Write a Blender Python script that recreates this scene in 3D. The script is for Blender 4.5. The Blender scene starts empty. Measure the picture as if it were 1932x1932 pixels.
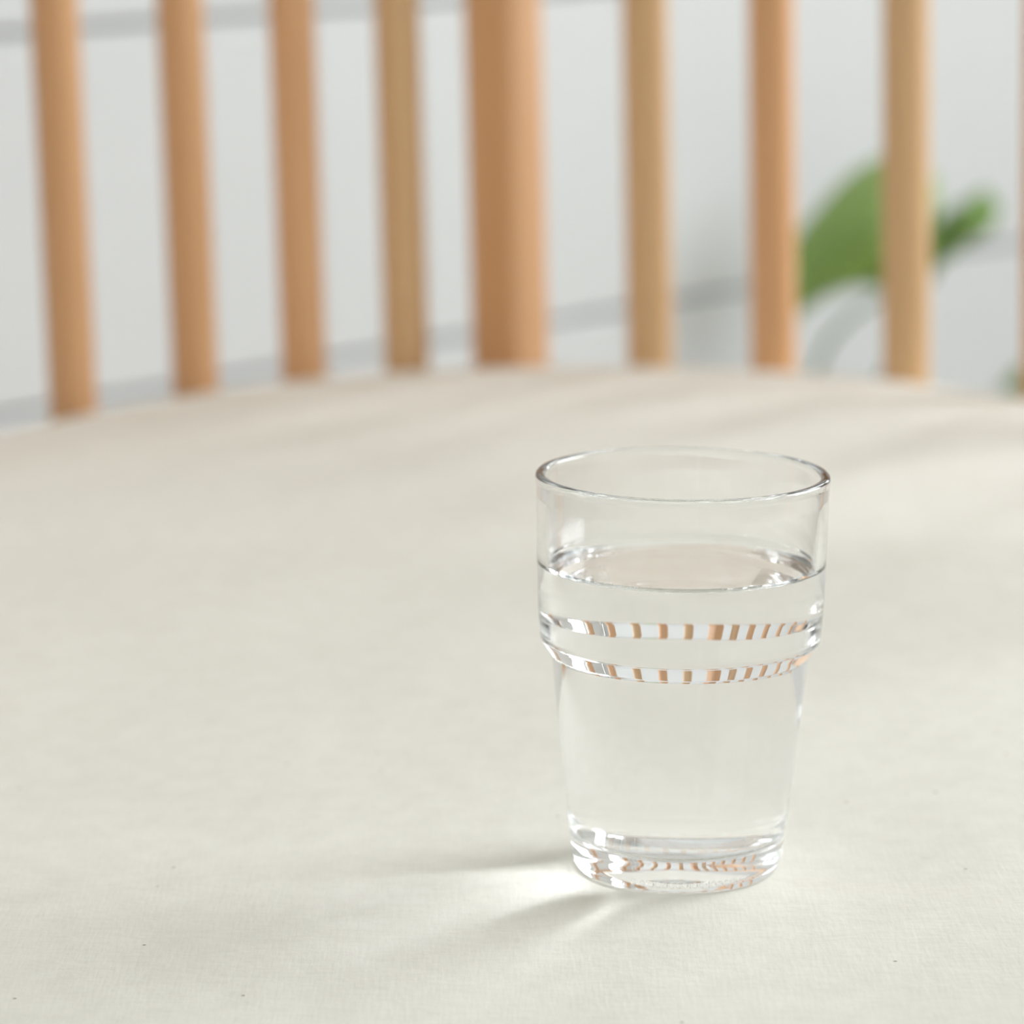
import bpy, bmesh, math, random
from mathutils import Vector, Matrix, noise
random.seed(4)
R = math.radians
C = bpy.context.scene.collection
S = bpy.context.scene

# ------------------------------------------------------------------ camera, sky, window portals, exposure
PITCH, ROLL, CAM_H, F_PX = 11.4, 1.33, 0.247, 6500.0
cam_d = bpy.data.cameras.new('camera')
cam = bpy.data.objects.new('camera', cam_d); C.objects.link(cam)
cam_d.sensor_width = 36.0
cam_d.lens = 36.0 * F_PX / 1932.0
cam_d.clip_start = 0.02
fw = Vector((0, math.cos(R(PITCH)), -math.sin(R(PITCH))))
rt = Vector((1, 0, 0)); up = rt.cross(fw)
rr = math.cos(R(ROLL)) * rt - math.sin(R(ROLL)) * up
uu = math.sin(R(ROLL)) * rt + math.cos(R(ROLL)) * up
cam.matrix_world = Matrix(((rr.x, uu.x, -fw.x, 0), (rr.y, uu.y, -fw.y, 0), (rr.z, uu.z, -fw.z, CAM_H), (0, 0, 0, 1)))
cam_d.dof.use_dof = True
cam_d.dof.focus_distance = 0.772
cam_d.dof.aperture_fstop = 11.0
S.camera = cam

# overcast sky: bright above the horizon, dull ground below it
world = bpy.data.worlds.new('overcast_sky'); S.world = world
world.use_nodes = True
wn = world.node_tree; wn.nodes.clear()
w_out = wn.nodes.new('ShaderNodeOutputWorld'); w_bg = wn.nodes.new('ShaderNodeBackground')
w_geo = wn.nodes.new('ShaderNodeTexCoord'); w_sep = wn.nodes.new('ShaderNodeSeparateXYZ')
w_ramp = wn.nodes.new('ShaderNodeValToRGB')
w_ramp.color_ramp.elements[0].position = 0.47; w_ramp.color_ramp.elements[0].color = (0.30, 0.30, 0.28, 1)
w_ramp.color_ramp.elements[1].position = 0.53; w_ramp.color_ramp.elements[1].color = (0.93, 0.965, 1.0, 1)
w_map = wn.nodes.new('ShaderNodeMapRange'); w_map.inputs['From Min'].default_value = -1; w_map.inputs['From Max'].default_value = 1
wn.links.new(w_geo.outputs['Generated'], w_sep.inputs[0])
wn.links.new(w_sep.outputs['Z'], w_map.inputs['Value'])
wn.links.new(w_map.outputs[0], w_ramp.inputs[0])
wn.links.new(w_ramp.outputs[0], w_bg.inputs['Color'])
wn.links.new(w_bg.outputs[0], w_out.inputs['Surface'])
SKY = 9.6
w_bg.inputs['Strength'].default_value = SKY

S.view_settings.view_transform = 'Standard'
S.view_settings.look = 'None'
S.view_settings.gamma = 1.0
S.view_settings.exposure = 0.0
S.view_settings.use_curve_mapping = False
cy = S.cycles
cy.max_bounces = 28; cy.diffuse_bounces = 8; cy.glossy_bounces = 20
cy.transmission_bounces = 28; cy.transparent_max_bounces = 24
cy.caustics_refractive = True; cy.caustics_reflective = True
cy.blur_glossy = 0.0
cy.sample_clamp_indirect = 12.0
cy.use_denoising = True

# the room stands at 45 degrees to the view: E1 runs along the boarded back wall, E2 points from it into the room
E1 = Vector((math.sqrt(.5), math.sqrt(.5), 0)); E2 = Vector((math.sqrt(.5), -math.sqrt(.5), 0))
ORG = Vector((0, 2.4, 0))
FLOOR_Z, CEIL_Z = -0.50, 2.30
A0, A1, B1 = -3.0, 1.30, 4.4            # room extent along E1 and E2
ROOM = Matrix(((E1.x, E2.x, 0, ORG.x), (E1.y, E2.y, 0, ORG.y), (0, 0, 1, 0), (0, 0, 0, 1)))
WINDOWS = ((1.30, 3.40, 0.25, 2.15), (0.26, 0.58, 0.15, 2.05))     # windows in the right-hand wall: b0, b1, z0, z1; the narrow one is added to brighten the back wall

def portal(name, size_x, size_y, loc, facing):
    d = bpy.data.lights.new(name, 'AREA'); d.shape = 'RECTANGLE'; d.size = size_x; d.size_y = size_y
    d.cycles.is_portal = True
    o = bpy.data.objects.new(name, d); C.objects.link(o)
    z = -facing.normalized(); x = Vector((0, 0, 1)).cross(z).normalized(); y = z.cross(x)
    o.matrix_world = Matrix(((x.x, y.x, z.x, loc.x), (x.y, y.y, z.y, loc.y), (x.z, y.z, z.z, loc.z), (0, 0, 0, 1)))
    return o
for b0, b1, z0, z1 in WINDOWS:
    portal('window_daylight', b1 - b0, z1 - z0, ORG + E1 * (A1 + .01) + E2 * (b0 + b1) / 2 + Vector((0, 0, (z0 + z1) / 2)), -E1)  # the second portal serves the added narrow opening

# ------------------------------------------------------------------ materials
def new_mat(name):
    m = bpy.data.materials.new(name); m.use_nodes = True
    nt = m.node_tree; nt.nodes.clear()
    return m, nt, nt.nodes.new('ShaderNodeOutputMaterial')
def node(nt, kind, **inp):
    n = nt.nodes.new(kind)
    for k, v in inp.items():
        n.inputs[k.replace('_', ' ')].default_value = v
    return n
def principled(nt, out, color, rough, spec=0.5):
    p = nt.nodes.new('ShaderNodeBsdfPrincipled')
    p.inputs['Base Color'].default_value = (*color, 1); p.inputs['Roughness'].default_value = rough
    p.inputs['Specular IOR Level'].default_value = spec
    nt.links.new(p.outputs[0], out.inputs['Surface'])
    return p
def mixrgb(nt, blend, fac, a, b):
    m = nt.nodes.new('ShaderNodeMix'); m.data_type = 'RGBA'; m.blend_type = blend
    for sock, v in ((m.inputs[0], fac), (m.inputs[6], a), (m.inputs[7], b)):
        if isinstance(v, bpy.types.NodeSocket): nt.links.new(v, sock)
        elif isinstance(v, tuple): sock.default_value = (*v, 1) if len(v) == 3 else v
        else: sock.default_value = v
    return m.outputs[2]
def ramp(nt, src, p0, c0, p1, c1):
    r = nt.nodes.new('ShaderNodeValToRGB')
    r.color_ramp.elements[0].position = p0; r.color_ramp.elements[0].color = (*c0, 1)
    r.color_ramp.elements[1].position = p1; r.color_ramp.elements[1].color = (*c1, 1)
    nt.links.new(src, r.inputs[0]); return r.outputs[0]
def tex(nt, coord, scale, detail=4, rough=.55, stretch=(1, 1, 1), rot=(0, 0, 0)):
    mp = nt.nodes.new('ShaderNodeMapping'); mp.inputs['Scale'].default_value = stretch; mp.inputs['Rotation'].default_value = rot
    nt.links.new(coord, mp.inputs[0])
    n = node(nt, 'ShaderNodeTexNoise', Scale=scale, Detail=detail, Roughness=rough)
    nt.links.new(mp.outputs[0], n.inputs['Vector']); return n.outputs['Fac']

def paint_mat(name, color, rough=.6, bump=.0006):
    m, nt, out = new_mat(name); p = principled(nt, out, color, rough, .3)
    co = nt.nodes.new('ShaderNodeTexCoord').outputs['Object']
    n = tex(nt, co, 90, 3)
    nt.links.new(mixrgb(nt, 'MIX', ramp(nt, tex(nt, co, 3, 3), .35, (0, 0, 0), .7, (1, 1, 1)), color, tuple(c * .97 for c in color)), p.inputs['Base Color'])
    b = node(nt, 'ShaderNodeBump', Strength=.3, Distance=bump); nt.links.new(n, b.inputs['Height'])
    nt.links.new(b.outputs[0], p.inputs['Normal']); return m
def wood_mat(name, light, dark):
    m, nt, out = new_mat(name); p = principled(nt, out, light, .42, .55)
    co = nt.nodes.new('ShaderNodeTexCoord').outputs['Object']
    g = tex(nt, co, 60, 6, .6, (1, 1, .05)); g2 = tex(nt, co, 9, 3, .5, (1, 1, .25))
    base = mixrgb(nt, 'MIX', ramp(nt, g, .35, (0, 0, 0), .68, (1, 1, 1)), light, dark)
    col = mixrgb(nt, 'MULTIPLY', .35, base, ramp(nt, g2, .3, (.86, .84, .8), .7, (1.0, 1.0, 1.0)))
    nt.links.new(col, p.inputs['Base Color'])
    b = node(nt, 'ShaderNodeBump', Strength=.25, Distance=.0004); nt.links.new(g, b.inputs['Height'])
    nt.links.new(b.outputs[0], p.inputs['Normal']); return m
def sheet_mat():
    m, nt, out = new_mat('cream_jersey'); p = principled(nt, out, (.8, .77, .68), .95, .1)
    co = nt.nodes.new('ShaderNodeTexCoord').outputs['Object']
    p.inputs['Sheen Weight'].default_value = .12; p.inputs['Sheen Roughness'].default_value = .6
    A, B = (.82, .80, .738), (.778, .758, .69)
    blot = tex(nt, co, 110, 5, .65, (1, .8, 1))
    col = mixrgb(nt, 'MIX', ramp(nt, blot, .36, (0, 0, 0), .64, (1, 1, 1)), B, A)
    rib = tex(nt, co, 900, 2, .5, (1, .12, 1), (0, 0, R(4)))
    col = mixrgb(nt, 'MULTIPLY', .5, col, ramp(nt, rib, .3, (.95, .95, .945), .7, (1, 1, 1)))
    fib = tex(nt, co, 520, 3, .6, (.35, 1, 1), (0, 0, R(14)))
    col = mixrgb(nt, 'MULTIPLY', .35, col, ramp(nt, fib, .28, (.93, .92, .90), .5, (1, 1, 1)))
    # a few specks of lint caught in the knit
    v = node(nt, 'ShaderNodeTexVoronoi', Scale=42.0); v.voronoi_dimensions = '2D'; nt.links.new(co, v.inputs['Vector'])
    near = ramp(nt, v.outputs['Distance'], .012, (1, 1, 1), .022, (0, 0, 0))
    sx = nt.nodes.new('ShaderNodeSeparateColor'); nt.links.new(v.outputs['Color'], sx.inputs[0])
    rare = ramp(nt, sx.outputs[0], .86, (0, 0, 0), .88, (1, 1, 1))
    mm = nt.nodes.new('ShaderNodeMath'); mm.operation = 'MULTIPLY'; nt.links.new(near, mm.inputs[0]); nt.links.new(rare, mm.inputs[1])
    col = mixrgb(nt, 'MIX', mm.outputs[0], col, (.30, .24, .17))
    nt.links.new(col, p.inputs['Base Color'])
    h1 = nt.nodes.new('ShaderNodeMath'); h1.operation = 'ADD'; nt.links.new(rib, h1.inputs[0]); nt.links.new(fib, h1.inputs[1])
    b1_ = node(nt, 'ShaderNodeBump', Strength=.35, Distance=.0002); nt.links.new(h1.outputs[0], b1_.inputs['Height'])
    b2_ = node(nt, 'ShaderNodeBump', Strength=.35, Distance=.0008); nt.links.new(tex(nt, co, 60, 4, .6), b2_.inputs['Height'])
    nt.links.new(b1_.outputs[0], b2_.inputs['Normal']); nt.links.new(b2_.outputs[0], p.inputs['Normal'])
    return m
def glass_mat(name, ior, color):
    m, nt, out = new_mat(name)
    g = nt.nodes.new('ShaderNodeBsdfGlass'); g.inputs['IOR'].default_value = ior; g.inputs['Roughness'].default_value = 0.0
    g.inputs['Color'].default_value = (*color, 1)
    nt.links.new(g.outputs[0], out.inputs['Surface']); return m
def contact_mat(name):      # water touching glass: the glass side of the contact already bends the light
    m, nt, out = new_mat(name)
    t = nt.nodes.new('ShaderNodeBsdfTransparent'); nt.links.new(t.outputs[0], out.inputs['Surface']); return m
def leaf_mat(name, c_hi, c_lo):
    m, nt, out = new_mat(name); p = principled(nt, out, c_hi, .38, .5)
    co = nt.nodes.new('ShaderNodeTexCoord').outputs['Object']
    nt.links.new(mixrgb(nt, 'MIX', ramp(nt, tex(nt, co, 14, 4), .35, (0, 0, 0), .7, (1, 1, 1)), c_hi, c_lo), p.inputs['Base Color'])
    tr = nt.nodes.new('ShaderNodeBsdfTranslucent'); tr.inputs['Color'].default_value = (c_hi[0] * 1.2, c_hi[1] * 1.1, c_hi[2] * .6, 1)
    mx = nt.nodes.new('ShaderNodeMixShader'); mx.inputs[0].default_value = .25
    nt.links.new(p.outputs[0], mx.inputs[1]); nt.links.new(tr.outputs[0], mx.inputs[2]); nt.links.new(mx.outputs[0], out.inputs['Surface'])
    return m

M = dict(
    wall=paint_mat('white_wall_paint', (.84, .845, .84)),
    board=paint_mat('white_board_paint', (.63, .645, .648)),
    backing=paint_mat('grey_wall_backing', (.55, .55, .55)),
    ceiling=paint_mat('white_ceiling_paint', (.85, .85, .84)),
    trim=paint_mat('white_gloss_trim', (.82, .82, .81), .35),
    floor=wood_mat('pale_floor_wood', (.60, .56, .50), (.54, .50, .44)),
    beech=wood_mat('beech_wood', (.735, .435, .225), (.675, .375, .18)),
    beech_yellow=wood_mat('beech_wood_yellowish', (.695, .465, .25), (.635, .41, .21)),
    sheet=sheet_mat(),
    pad=paint_mat('white_mattress_ticking', (.78, .77, .73), .9),
    glass=glass_mat('clear_glass', 1.50, (.994, .996, .996)),
    glass_wet=glass_mat('clear_glass_against_water', 1.50 / 1.333, (.994, .996, .996)),
    water=glass_mat('water_surface', 1.333, (1, 1, 1)),
    contact=contact_mat('water_against_glass'),
    leaf=leaf_mat('leaf_green', (.34, .50, .14), (.24, .40, .08)),
    leaf_dark=leaf_mat('leaf_deep_green', (.22, .38, .07), (.14, .28, .04)),
    stem=leaf_mat('stem_green', (.15, .25, .10), (.11, .19, .08)),
    pot=paint_mat('white_glazed_pot', (.80, .80, .78), .3),
    soil=paint_mat('dark_soil', (.06, .045, .03), .95, .004),
)

# ------------------------------------------------------------------ helpers
def obj(name, bm, mats, parent=None, smooth=False, kind=None):
    me = bpy.data.meshes.new(name); bmesh.ops.recalc_face_normals(bm, faces=bm.faces[:])
    bm.to_mesh(me); bm.free()
    for m in (mats if isinstance(mats, (list, tuple)) else [mats]): me.materials.append(m)
    if smooth:
        for p in me.polygons: p.use_smooth = True
    o = bpy.data.objects.new(name, me); C.objects.link(o)
    if parent: o.parent = parent
    if kind: o['kind'] = kind
    return o
def tag(o, label, cat, group=None):
    o['label'] = label; o['category'] = cat
    if group: o['group'] = group
    return o
def thing(name, label, cat, loc=(0, 0, 0)):
    o = bpy.data.objects.new(name, None); C.objects.link(o); o.location = loc; o.empty_display_size = .05
    return tag(o, label, cat)
def box(bm, lo, hi, mat=None, bevel=0.0):
    vs = [bm.verts.new(Vector((x, y, z))) for x in (lo[0], hi[0]) for y in (lo[1], hi[1]) for z in (lo[2], hi[2])]
    fs = [bm.faces.new([vs[i] for i in f]) for f in ((0, 1, 3, 2), (4, 6, 7, 5), (0, 4, 5, 1), (2, 3, 7, 6), (0, 2, 6, 4), (1, 5, 7, 3))]
    if bevel:
        es = list({e for f in fs for e in f.edges})
        r = bmesh.ops.bevel(bm, geom=es, offset=bevel, segments=2, affect='EDGES', profile=.5)
        vs = list({v for f in r['faces'] for v in f.verts} | {v for v in vs if v.is_valid})
    if mat is not None:
        for v in vs: v.co = mat @ v.co
    return vs
def lathe(bm, profile, seg=96, close_top=None, mats=None):
    """profile: list of (r, z); r == 0 gives a pole.  mats: a slot for each span"""
    rings = []
    for r, z in profile:
        if r < 1e-7: rings.append([bm.verts.new((0, 0, z))])
        else: rings.append([bm.verts.new((r * math.cos(2 * math.pi * i / seg), r * math.sin(2 * math.pi * i / seg), z)) for i in range(seg)])
    for k in range(len(rings) - 1):
        a, b = rings[k], rings[k + 1]
        for i in range(seg):
            j = (i + 1) % seg
            if len(a) == 1: f = bm.faces.new((a[0], b[j], b[i]))
            elif len(b) == 1: f = bm.faces.new((a[i], a[j], b[0]))
            else: f = bm.faces.new((a[i], a[j], b[j], b[i]))
            if mats: f.material_index = mats[k]
    return rings
def tube(bm, pts, radii, seg=12, caps=True):
    pts = [Vector(p) for p in pts]; n = len(pts); rings = []
    if not isinstance(radii, (list, tuple)): radii = [radii] * n
    ref = None
    for i, p in enumerate(pts):
        t = (pts[min(i + 1, n - 1)] - pts[max(i - 1, 0)]).normalized()
        if ref is None: ref = Vector((1, 0, 0)) if abs(t.x) < .8 else Vector((0, 1, 0))
        u = (ref - t * ref.dot(t)).normalized(); v = t.cross(u); ref = u
        rings.append([bm.verts.new(p + radii[i] * (math.cos(2 * math.pi * k / seg) * u + math.sin(2 * math.pi * k / seg) * v)) for k in range(seg)])
    for i in range(n - 1):
        for k in range(seg):
            l = (k + 1) % seg
            bm.faces.new((rings[i][k], rings[i][l], rings[i + 1][l], rings[i + 1][k]))
    if caps:
        bm.faces.new(rings[0][::-1]); bm.faces.new(rings[-1])
def smooth_curve(pts, n):
    """Catmull-Rom through pts"""
    P = [Vector(p) for p in pts]; P = [P[0] * 2 - P[1]] + P + [P[-1] * 2 - P[-2]]; out = []
    m = len(P) - 3
    for q in range(n + 1):
        s = q / n * m; i = min(int(s), m - 1); t = s - i
        a, b, c, d = P[i:i + 4]
        out.append(.5 * ((2 * b) + (c - a) * t + (2 * a - 5 * b + 4 * c - d) * t * t + (3 * b - a - 3 * c + d) * t ** 3))
    return out

# ------------------------------------------------------------------ the room
def slab(name, lo, hi, mat, parent=None):
    bm = bmesh.new(); box(bm, lo, hi, ROOM); return obj(name, bm, mat, parent, kind='structure')
T = .12
slab('ceiling', (A0 - T, -T, CEIL_Z), (A1 + T, B1 + T, CEIL_Z + T), M['ceiling'])
flo = slab('floor', (A0 - T, -T, FLOOR_Z - T), (A1 + T, B1 + T, FLOOR_Z - .012), M['floor'])
slab('wall_left', (A0 - T, -T, FLOOR_Z), (A0, B1 + T, CEIL_Z), M['wall'])
def wall_with_holes(name, fixed0, fixed1, s0, s1, wins):
    bm = bmesh.new(); at_b = s0
    for w0, w1, z0, z1 in sorted(wins):
        for lo, hi, za, zb in ((at_b, w0, FLOOR_Z, CEIL_Z), (w0, w1, FLOOR_Z, z0), (w0, w1, z1, CEIL_Z)):
            box(bm, (fixed0, lo, za), (fixed1, hi, zb), ROOM)
        at_b = w1
    box(bm, (fixed0, at_b, FLOOR_Z), (fixed1, s1, CEIL_Z), ROOM)
    return obj(name, bm, M['wall'], kind='structure')
wall_with_holes('wall_right', A1, A1 + T, 0, B1, WINDOWS)
slab('wall_front', (A0, B1, FLOOR_Z), (A1, B1 + T, CEIL_Z), M['wall'])
def window(name, f0, f1, win):
    w0, w1, z0, z1 = win; t = .035; bm = bmesh.new()
    bars = [(w0, w0 + t, z0, z1), (w1 - t, w1, z0, z1), (w0 + t, w1 - t, z0, z0 + t), (w0 + t, w1 - t, z1 - t, z1)]
    mid = (w0 + w1) / 2
    if w1 - w0 > 1: bars.append((mid - t / 2, mid + t / 2, z0 + t, z1 - t))
    for lo, hi, za, zb in bars: box(bm, (f0, lo, za), (f1, hi, zb), ROOM)
    return obj(name, bm, M['trim'], kind='structure')
window('window_1', A1 + .05, A1 + .09, WINDOWS[0])
window('added_window', A1 + .05, A1 + .09, WINDOWS[1])  # unseen opening, added so the back wall brightens towards the right

# back wall: wide horizontal boards with a recessed joint between them, each board a piece of its own
wb = slab('wall_back', (A0, -T, FLOOR_Z), (A1, -.016, CEIL_Z), M['backing'])
JOINT, GAP, STEP = -0.1065, .0042, .232
k0 = math.ceil((FLOOR_Z - JOINT) / STEP) - 1
za = FLOOR_Z
k = k0 + 1
while za < CEIL_Z - .01:
    zb = min(JOINT + k * STEP, CEIL_Z)
    bm = bmesh.new(); box(bm, (A0, -.02, za + GAP / 2), (A1, 0, zb - GAP / 2), ROOM, bevel=.0025)
    obj('plank', bm, M['board'], wb)
    za = zb; k += 1
# floor boards
y = 0.0
bm0 = None
for i in range(int(B1 / .14) + 1):
    ya, yb = i * .14, min(i * .14 + .138, B1)
    if yb - ya < .02: continue
    bm = bmesh.new(); box(bm, (A0, ya, FLOOR_Z - .014), (A1, yb, FLOOR_Z), ROOM)
    obj('floorboard', bm, M['floor'], flo)

# ------------------------------------------------------------------ the cot and its mattress: an oval seen from one end
CX, CY, AX, BY_FAR, BY_NEAR = 0.012, 1.125, .305, .446, .800
def oval(th, off=0.0):
    """point and outward normal; th = 0 at the far end, growing clockwise (to the right)"""
    s, c = math.sin(th), math.cos(th)
    by = BY_FAR if c >= 0 else BY_NEAR
    n = Vector((s / AX, c / by, 0)).normalized()
    return Vector((CX + AX * s, CY + by * c, 0)) + n * off, n
def sheet_height(x, y):
    # faint waves where the knit is stretched, and the dent under the tumbler
    w = .0011 * noise.noise(Vector((x * 7, y * 4, .3))) + .0005 * noise.noise(Vector((x * 22, y * 9, 1.7)))
    d = math.hypot(x - GLASS_X, y - GLASS_Y)
    flat = 1 - max(0, min(1, (d - .030) / .05)); flat = flat * flat * (3 - 2 * flat)
    tilt = -math.tan(R(TILT)) * (x - GLASS_X)
    return w * (1 - flat) + flat * tilt
GLASS_X, GLASS_Y, TILT = 0.0374, 0.7920, 1.65

mat_root = thing('mattress', 'oval cot mattress in a smooth cream knitted sheet, under the glass of water', 'mattress', (CX, CY, -.13))
base_off = Vector((CX, CY, -.13))
bm = bmesh.new()
SEG, RINGS = 160, 70
EDGE = .009; THK = .118
rows = []
prof = [(q / RINGS, None) for q in range(1, RINGS + 1)]
centre = bm.verts.new(Vector((CX, CY, sheet_height(CX, CY))) - base_off)
for q in range(1, RINGS + 1):
    f = q / RINGS; row = []
    for i in range(SEG):
        p, n = oval(2 * math.pi * i / SEG)
        e = p - n * EDGE
        x = CX + (e.x - CX) * f; y = CY + (e.y - CY) * f
        row.append(bm.verts.new(Vector((x, y, sheet_height(x, y))) - base_off))
    rows.append(row)
for a in (18, 36, 54, 72, 90):
    row = []
    for i in range(SEG):
        p, n = oval(2 * math.pi * i / SEG)
        e = p - n * EDGE * (1 - math.sin(R(a)))
        row.append(bm.verts.new(Vector((e.x, e.y, sheet_height(e.x, e.y) - EDGE * (1 - math.cos(R(a))))) - base_off))
    rows.append(row)
for z in (-.04, -.08, -THK):
    rows.append([bm.verts.new(oval(2 * math.pi * i / SEG, .002 * math.sin(i * 1.7) if z > -.1 else 0)[0] + Vector((0, 0, z)) - base_off) for i in range(SEG)])
for i in range(SEG):
    bm.faces.new((centre, rows[0][i], rows[0][(i + 1) % SEG]))
for a, b in zip(rows, rows[1:]):
    for i in range(SEG):
        j = (i + 1) % SEG; bm.faces.new((a[i], b[i], b[j], a[j]))
sheet = obj('fitted_sheet', bm, M['sheet'], mat_root, smooth=True)
bm = bmesh.new()
ra = [bm.verts.new(oval(2 * math.pi * i / 64, -.004)[0] + Vector((0, 0, -.119)) - base_off) for i in range(64)]
rb_ = [bm.verts.new(oval(2 * math.pi * i / 64, -.004)[0] + Vector((0, 0, -.130)) - base_off) for i in range(64)]
bm.faces.new(ra); bm.faces.new(rb_[::-1])
for i in range(64): bm.faces.new((ra[i], rb_[i], rb_[(i + 1) % 64], ra[(i + 1) % 64]))
obj('mattress_underside', bm, M['pad'], mat_root)

cot = thing('cot', 'pale wooden oval cot with round spindles and one broad post, around the mattress', 'cot', (CX, CY, FLOOR_Z))
cot_off = Vector((CX, CY, FLOOR_Z))
RAIL_LO, RAIL_HI = -.215, .228
def spindle_at(th, wood, r=.0105, off=.0110):
    p, n = oval(th, off); bm = bmesh.new()
    zs = [RAIL_LO + .004 + (RAIL_HI - RAIL_LO - .004) * q / 10 for q in range(11)]
    tube(bm, [(p.x - cot_off.x, p.y - cot_off.y, z - cot_off.z) for z in zs], r, 28)
    return obj('spindle', bm, wood, cot, smooth=True)
def theta_for_x(x, off=.0110):
    lo, hi = -1.5, 1.5
    for _ in range(60):
        m = (lo + hi) / 2
        if oval(m, off)[0].x < x: lo = m
        else: hi = m
    return (lo + hi) / 2
woods = [M['beech'], M['beech_yellow']]
SPINDLES = [(-.1895, 0), (-.1405, 0), (-.0935, 0), (-.0470, 1), (.0655, 1), (.1210, 0), (.1770, 1), (.2300, 0)]
for x, w in SPINDLES: spindle_at(theta_for_x(x), woods[w])
for x in (-.2330, -.2700, .2745): spindle_at(theta_for_x(x), woods[0])
# the broad post at the far end, turned so that two faces show
p, n = oval(theta_for_x(.0015), .0205)
bm = bmesh.new()
hw = .0136
rotz = Matrix.Translation((p.x - cot_off.x, p.y - cot_off.y, 0)) @ Matrix.Rotation(R(-38.5), 4, 'Z')
box(bm, (-hw, -hw, 0), (hw, hw, RAIL_HI + .030 - cot_off.z), rotz, bevel=.0032)
obj('post', bm, M['beech'], cot, smooth=False)
def rail(name, zlo, zhi, t0, t1, o0, o1, n=56):
    bm = bmesh.new(); prev = None
    for q in range(n + 1):
        th = t0 + (t1 - t0) * q / n
        a = oval(th, o0)[0] - cot_off; b = oval(th, o1)[0] - cot_off
        cur = [bm.verts.new((a.x, a.y, zlo - cot_off.z)), bm.verts.new((b.x, b.y, zlo - cot_off.z)), bm.verts.new((b.x, b.y, zhi - cot_off.z)), bm.verts.new((a.x, a.y, zhi - cot_off.z))]
        if prev:
            for i in range(4): bm.faces.new((prev[i], prev[(i + 1) % 4], cur[(i + 1) % 4], cur[i]))
        else: bm.faces.new(cur[::-1])
        prev = cur
    bm.faces.new(prev)
    return obj(name, bm, M['beech'], cot)
TH_L, TH_R = -1.78, 1.50
rail('top_rail', RAIL_HI - .006, RAIL_HI + .027, TH_L, TH_R, .0015, .025)
rail('bottom_rail', RAIL_LO - .030, RAIL_LO + .006, TH_L, TH_R, .0015, .025)
for th in (TH_L - .03, TH_R + .03):
    q, n = oval(th, .0190); bm = bmesh.new()
    tube(bm, [(q.x - cot_off.x, q.y - cot_off.y, z) for z in (0, .1, .5, .9, RAIL_HI + .030 - cot_off.z)], [.013, .017, .017, .017, .017], 24)
    obj('leg', bm, M['beech'], cot, smooth=True)
# slatted board that carries the mattress, with its two near legs
bm = bmesh.new()
for i in range(12):
    y = CY - .70 + i * .098
    c = (y - CY) / (BY_FAR if y > CY else BY_NEAR); hx = AX * math.sqrt(max(.02, 1 - c * c)) - .003
    box(bm, (-hx, y - CY - .034, -.150 - FLOOR_Z), (hx, y - CY + .034, -.1305 - FLOOR_Z))
box(bm, (-.02, -.74, -.170 - FLOOR_Z), (.02, .462, -.150 - FLOOR_Z))
obj('mattress_base', bm, M['beech_yellow'], cot)
for sx in (-1, 1):
    bm = bmesh.new(); tube(bm, [(sx * .17, -.55, z) for z in (0, .1, .2, -.1500 - FLOOR_Z)], [.013, .017, .017, .017], 20)
    obj('leg', bm, M['beech'], cot, smooth=True)

# ------------------------------------------------------------------ tumbler and water
def fillet(profile, n=5):
    """profile points (r, z, radius): round the corners that carry a radius"""
    out = []
    for i, pt in enumerate(profile):
        rad = pt[2] if len(pt) > 2 else 0
        p = Vector((pt[0], pt[1]))
        if rad <= 0 or i in (0, len(profile) - 1): out.append((p.x, p.y)); continue
        a = Vector(profile[i - 1][:2]) - p; b = Vector(profile[i + 1][:2]) - p
        ang = a.angle(b); cut = min(rad / math.tan(ang / 2), a.length * .48, b.length * .48)
        p0 = p + a.normalized() * cut; p1 = p + b.normalized() * cut
        for k in range(n + 1):
            t = k / n; out.append(tuple((1 - t) ** 2 * p0 + 2 * t * (1 - t) * p + t * t * p1))
    return out
mm = .001
outer = [(0, 2.8), (1.5, 2.7, 1), (18.5, 1.2, 1), (20.6, 0.6, .6), (21.4, 0.0, .6), (23.6, 0.0, 2.4), (25.0, 2.6, 5.0), (26.2, 12.4, 20), (28.2, 31.5, 60), (30.5, 52.6, 2.4),
         (33.1, 56.2, 2.2), (33.5, 61.5, 8), (34.0, 75.0, 60), (34.25, 90.0, 20), (34.5, 93.6, 2), (34.5, 95.7, 1.2), (32.2, 95.7, 1.2), (32.15, 93.0, 3)]
WATER = 73.6
inner_wet = [(31.72, 75.0), (31.7, 73.6), (31.4, 65.0, 4), (31.2, 62.0, 2.4), (28.6, 57.2, 3.0), (26.3, 31.5, 60), (24.2, 14.0, 10), (22.4, 9.0, 4), (18.5, 7.2, 5), (0, 6.8)]
po = fillet(outer + [(31.75, 75.0)]); pw = fillet(inner_wet)
profile = po[:-1] + [(31.72, 75.0)] + pw[1:]
n_dry = len(po) - 1
profile = [(r * mm, z * mm) for r, z in profile]
spans = [0 if k < n_dry else 1 for k in range(len(profile) - 1)]
GM = Matrix.Translation((GLASS_X, GLASS_Y, .0002)) @ Matrix.Rotation(R(TILT), 4, 'Y')
glass_root = thing('tumbler', 'clear stepped glass tumbler mostly full of water, on the cream sheet', 'glass')
glass_root.matrix_world = GM
def lathe_obj(name, profile, mats, spans, parent, seg=160):
    bm = bmesh.new(); lathe(bm, profile, seg, mats=spans)
    return obj(name, bm, mats, parent, smooth=True)
lathe_obj('glass_body', profile, [M['glass'], M['glass_wet']], spans, glass_root)

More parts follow.
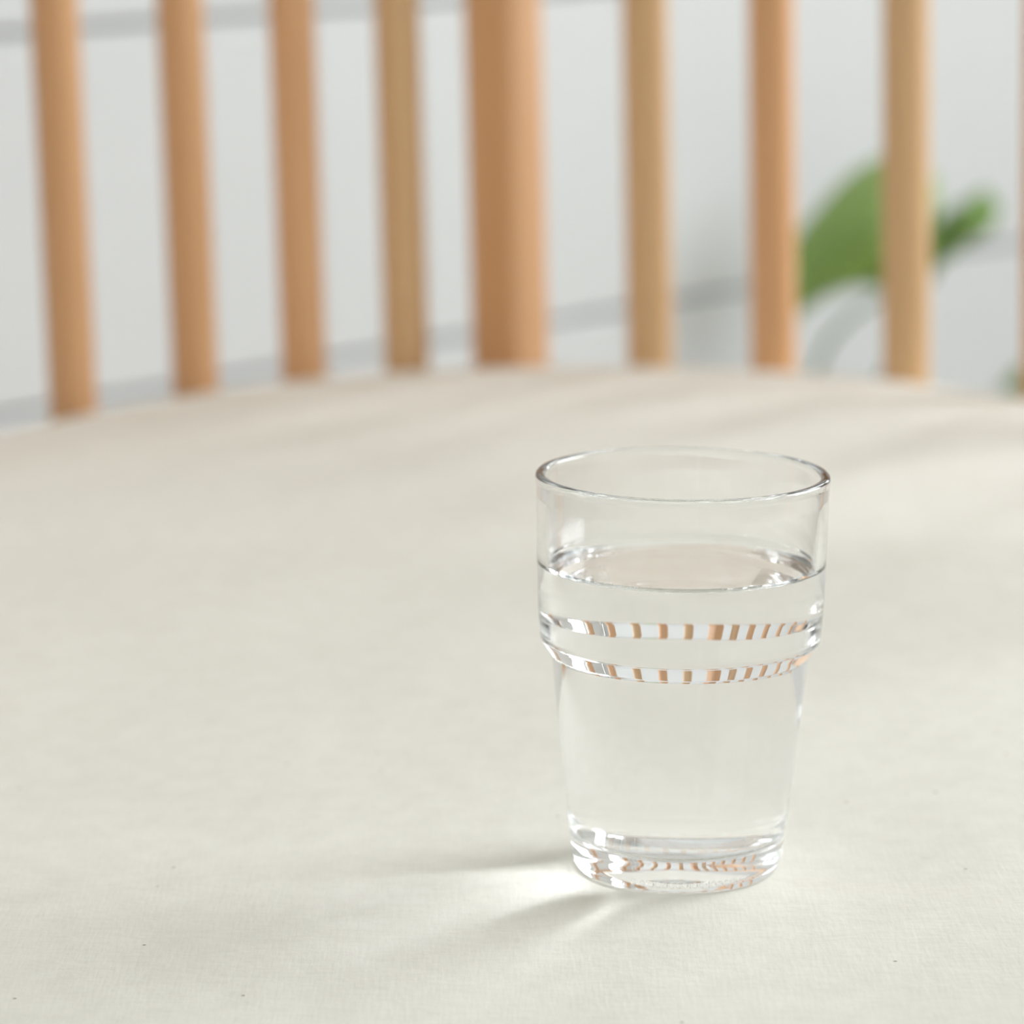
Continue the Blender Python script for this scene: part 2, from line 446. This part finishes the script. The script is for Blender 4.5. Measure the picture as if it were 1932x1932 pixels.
# moulded mark on the foot: too worn to read, a row of small raised strokes and loops
bm = bmesh.new()
def on_foot(s, t):      # s along the wall in mm (0 = towards the viewer), t up in mm
    r = 25.05 + .02 * (t - 2.6)
    a = -math.pi / 2 + s / r
    return Vector((r * math.cos(a), r * math.sin(a), t)) * mm
s = -12.3
shapes = 'ciclococcolociloocloc'
for ch in shapes:
    wdt = {'l': .5, 'i': .5, 'o': 1.5, 'c': 1.4, 'n': 1.3, 'x': 1.4}[ch]
    lines = {'l': [[(.2, 2.0), (.2, 3.5)]], 'i': [[(.2, 2.0), (.2, 3.1)]],
             'o': [[(.65 + .6 * math.cos(a / 10 * 2 * math.pi), 2.7 + .65 * math.sin(a / 10 * 2 * math.pi)) for a in range(11)]],
             'c': [[(.7 + .6 * math.cos(R(50 + a * 26)), 2.7 + .65 * math.sin(R(50 + a * 26))) for a in range(11)]],
             'n': [[(.2, 2.0), (.2, 3.3), (.9, 3.3), (1.0, 3.1), (1.0, 2.0)]],
             'x': [[(.1, 2.0), (1.1, 3.3)], [(.1, 3.3), (1.1, 2.0)]]}[ch]
    for ln in lines: tube(bm, [on_foot(s + u, v) for u, v in ln], .00010, 6)
    s += wdt + .15
obj('moulded_mark', bm, M['glass'], glass_root, smooth=True)

# water: a flat surface with a small meniscus climbing the wall, body down to the glass
top = [(0, WATER), (28.2, WATER), (29.8, WATER + .06), (30.8, WATER + .30), (31.4, WATER + .75), (31.72, WATER + 1.4)]
side = [(r - .04, z + .02) for r, z in pw[1:-1]] + [(0, 6.82)]
side[0] = (31.6, 73.6)
wprof = [(r * mm, z * mm) for r, z in top + side]
wspans = [0] * (len(top) - 1) + [1] * (len(side))
bm = bmesh.new(); lathe(bm, wprof, 160, mats=wspans)
wat = obj('water', bm, [M['water'], M['contact']], None, smooth=True)
wat.matrix_world = GM
tag(wat, 'clear still water filling the stepped glass tumbler to above its shoulder', 'water')

# ------------------------------------------------------------------ potted plant between the cot and the wall
plant = thing('potted_plant', 'green broad-leaved potted plant behind the cot, against the white boarded wall', 'plant', (.330, 2.500, FLOOR_Z))
poff = Vector((.330, 2.500, FLOOR_Z))
def at(px, py, Y):
    d = fw + rr * ((px - 966) / F_PX) - uu * ((py - 966) / F_PX)
    return Vector((0, 0, CAM_H)) + d * (Y / d.y)
def leaf(name, mid, upper, lower, mat, n=26, m=6):
    """blade lofted from its upper edge over the midrib to its lower edge, each a curve from leaf base to tip"""
    P, U, W = smooth_curve(mid, n), smooth_curve(upper, n), smooth_curve(lower, n); L = []
    for i in range(n + 1):
        row = []
        for k in range(-m, m + 1):
            u = abs(k) / m; e = U[i] if k > 0 else W[i]
            q = P[i].lerp(e, u)
            q.y += -.007 * math.sin(math.pi * u) + .0015 * math.sin(i * .9 + u * 2)     # cupped halves, faint side veins
            row.append(q - poff)
        L.append(row)
    bm = bmesh.new(); th = .0007
    V = [[[bm.verts.new(q + Vector((0, s * th, 0))) for q in row] for row in L] for s in (-1, 1)]
    for s in (0, 1):
        for i in range(n):
            for k in range(2 * m):
                f = (V[s][i][k], V[s][i][k + 1], V[s][i + 1][k + 1], V[s][i + 1][k])
                bm.faces.new(f if s else f[::-1])
    for i in range(n):
        for k in (0, 2 * m): bm.faces.new((V[0][i][k], V[0][i + 1][k], V[1][i + 1][k], V[1][i][k]))
    bmesh.ops.remove_doubles(bm, verts=bm.verts[:], dist=1e-6)
    o = obj(name, bm, mat, plant, smooth=True)
    bm = bmesh.new(); tube(bm, [p - poff + Vector((0, -.0012, 0)) for p in P[:-1]], [.0018 * (1 - i / (n + 4)) + .0003 for i in range(n)], 6)
    obj('midrib', bm, M['stem'], o)
    return o
Yp = 2.50
def curve(pts): return [at(x, y, Yp + dy) for x, y, dy in pts]
leaf('leaf', curve([(1765, 430, .02), (1690, 415, -.03), (1590, 480, -.04), (1458, 636, -.01)]),
     curve([(1765, 430, .02), (1768, 345, .02), (1725, 300, .03), (1668, 294, .03), (1600, 332, .03), (1540, 396, .02), (1486, 480, .01), (1458, 636, -.01)]),
     curve([(1765, 430, .02), (1745, 510, .0), (1690, 552, -.01), (1640, 541, -.01), (1590, 547, -.01), (1530, 578, -.01), (1458, 636, -.01)]), M['leaf'])
leaf('leaf', curve([(1735, 560, .03), (1772, 465, .01), (1830, 415, .0), (1886, 390, .03)]),
     curve([(1735, 560, .03), (1748, 480, .04), (1772, 412, .04), (1802, 391, .03), (1835, 368, .03), (1862, 357, .03), (1886, 390, .03)]),
     curve([(1735, 560, .03), (1767, 514, .02), (1795, 484, .02), (1835, 456, .02), (1870, 434, .02), (1886, 390, .03)]), M['leaf_dark'])
leaf('leaf', curve([(2030, 640, .05), (1980, 680, .0), (1930, 708, .0), (1882, 734, .0)]),
     curve([(2030, 640, .05), (1985, 645, .03), (1925, 690, .02), (1882, 734, .0)]),
     curve([(2030, 640, .05), (2000, 710, .02), (1940, 745, .02), (1882, 734, .0)]), M['leaf_dark'])
def petiole(pts, r0=.0032, r1=.0020):
    q = smooth_curve(pts, 24); bm = bmesh.new()
    tube(bm, [v - poff for v in q], [r0 + (r1 - r0) * i / 24 for i in range(25)], 8); obj('stem', bm, M['stem'], plant, smooth=True)
soil_c = Vector((.330, 2.500, FLOOR_Z + .165))
petiole([soil_c + Vector((.005, 0, 0)), at(1520, 860, Yp), at(1543, 690, Yp), at(1590, 612, Yp), at(1652, 566, Yp + .02), at(1730, 520, Yp + .03), at(1765, 430, Yp + .02)])
petiole([soil_c + Vector((.03, .01, 0)), at(1640, 860, Yp + .03), at(1700, 640, Yp + .03), at(1735, 560, Yp + .03)], .003, .0018)
petiole([soil_c + Vector((.04, -.01, 0)), at(1800, 1000, Yp + .02), at(2060, 700, Yp + .04), at(2030, 640, Yp + .05)], .003, .0018)
bm = bmesh.new()
lathe(bm, [(0, 0), (.062, 0), (.066, .004), (.086, .19), (.088, .195), (.084, .197), (.080, .19), (.078, .17), (0, .165)], 48)
obj('pot', bm, M['pot'], plant, smooth=True)
bm = bmesh.new(); lathe(bm, [(0, .150), (.074, .150), (.0785, .172), (.05, .176), (0, .172)], 32); obj('soil', bm, M['soil'], plant, smooth=True)
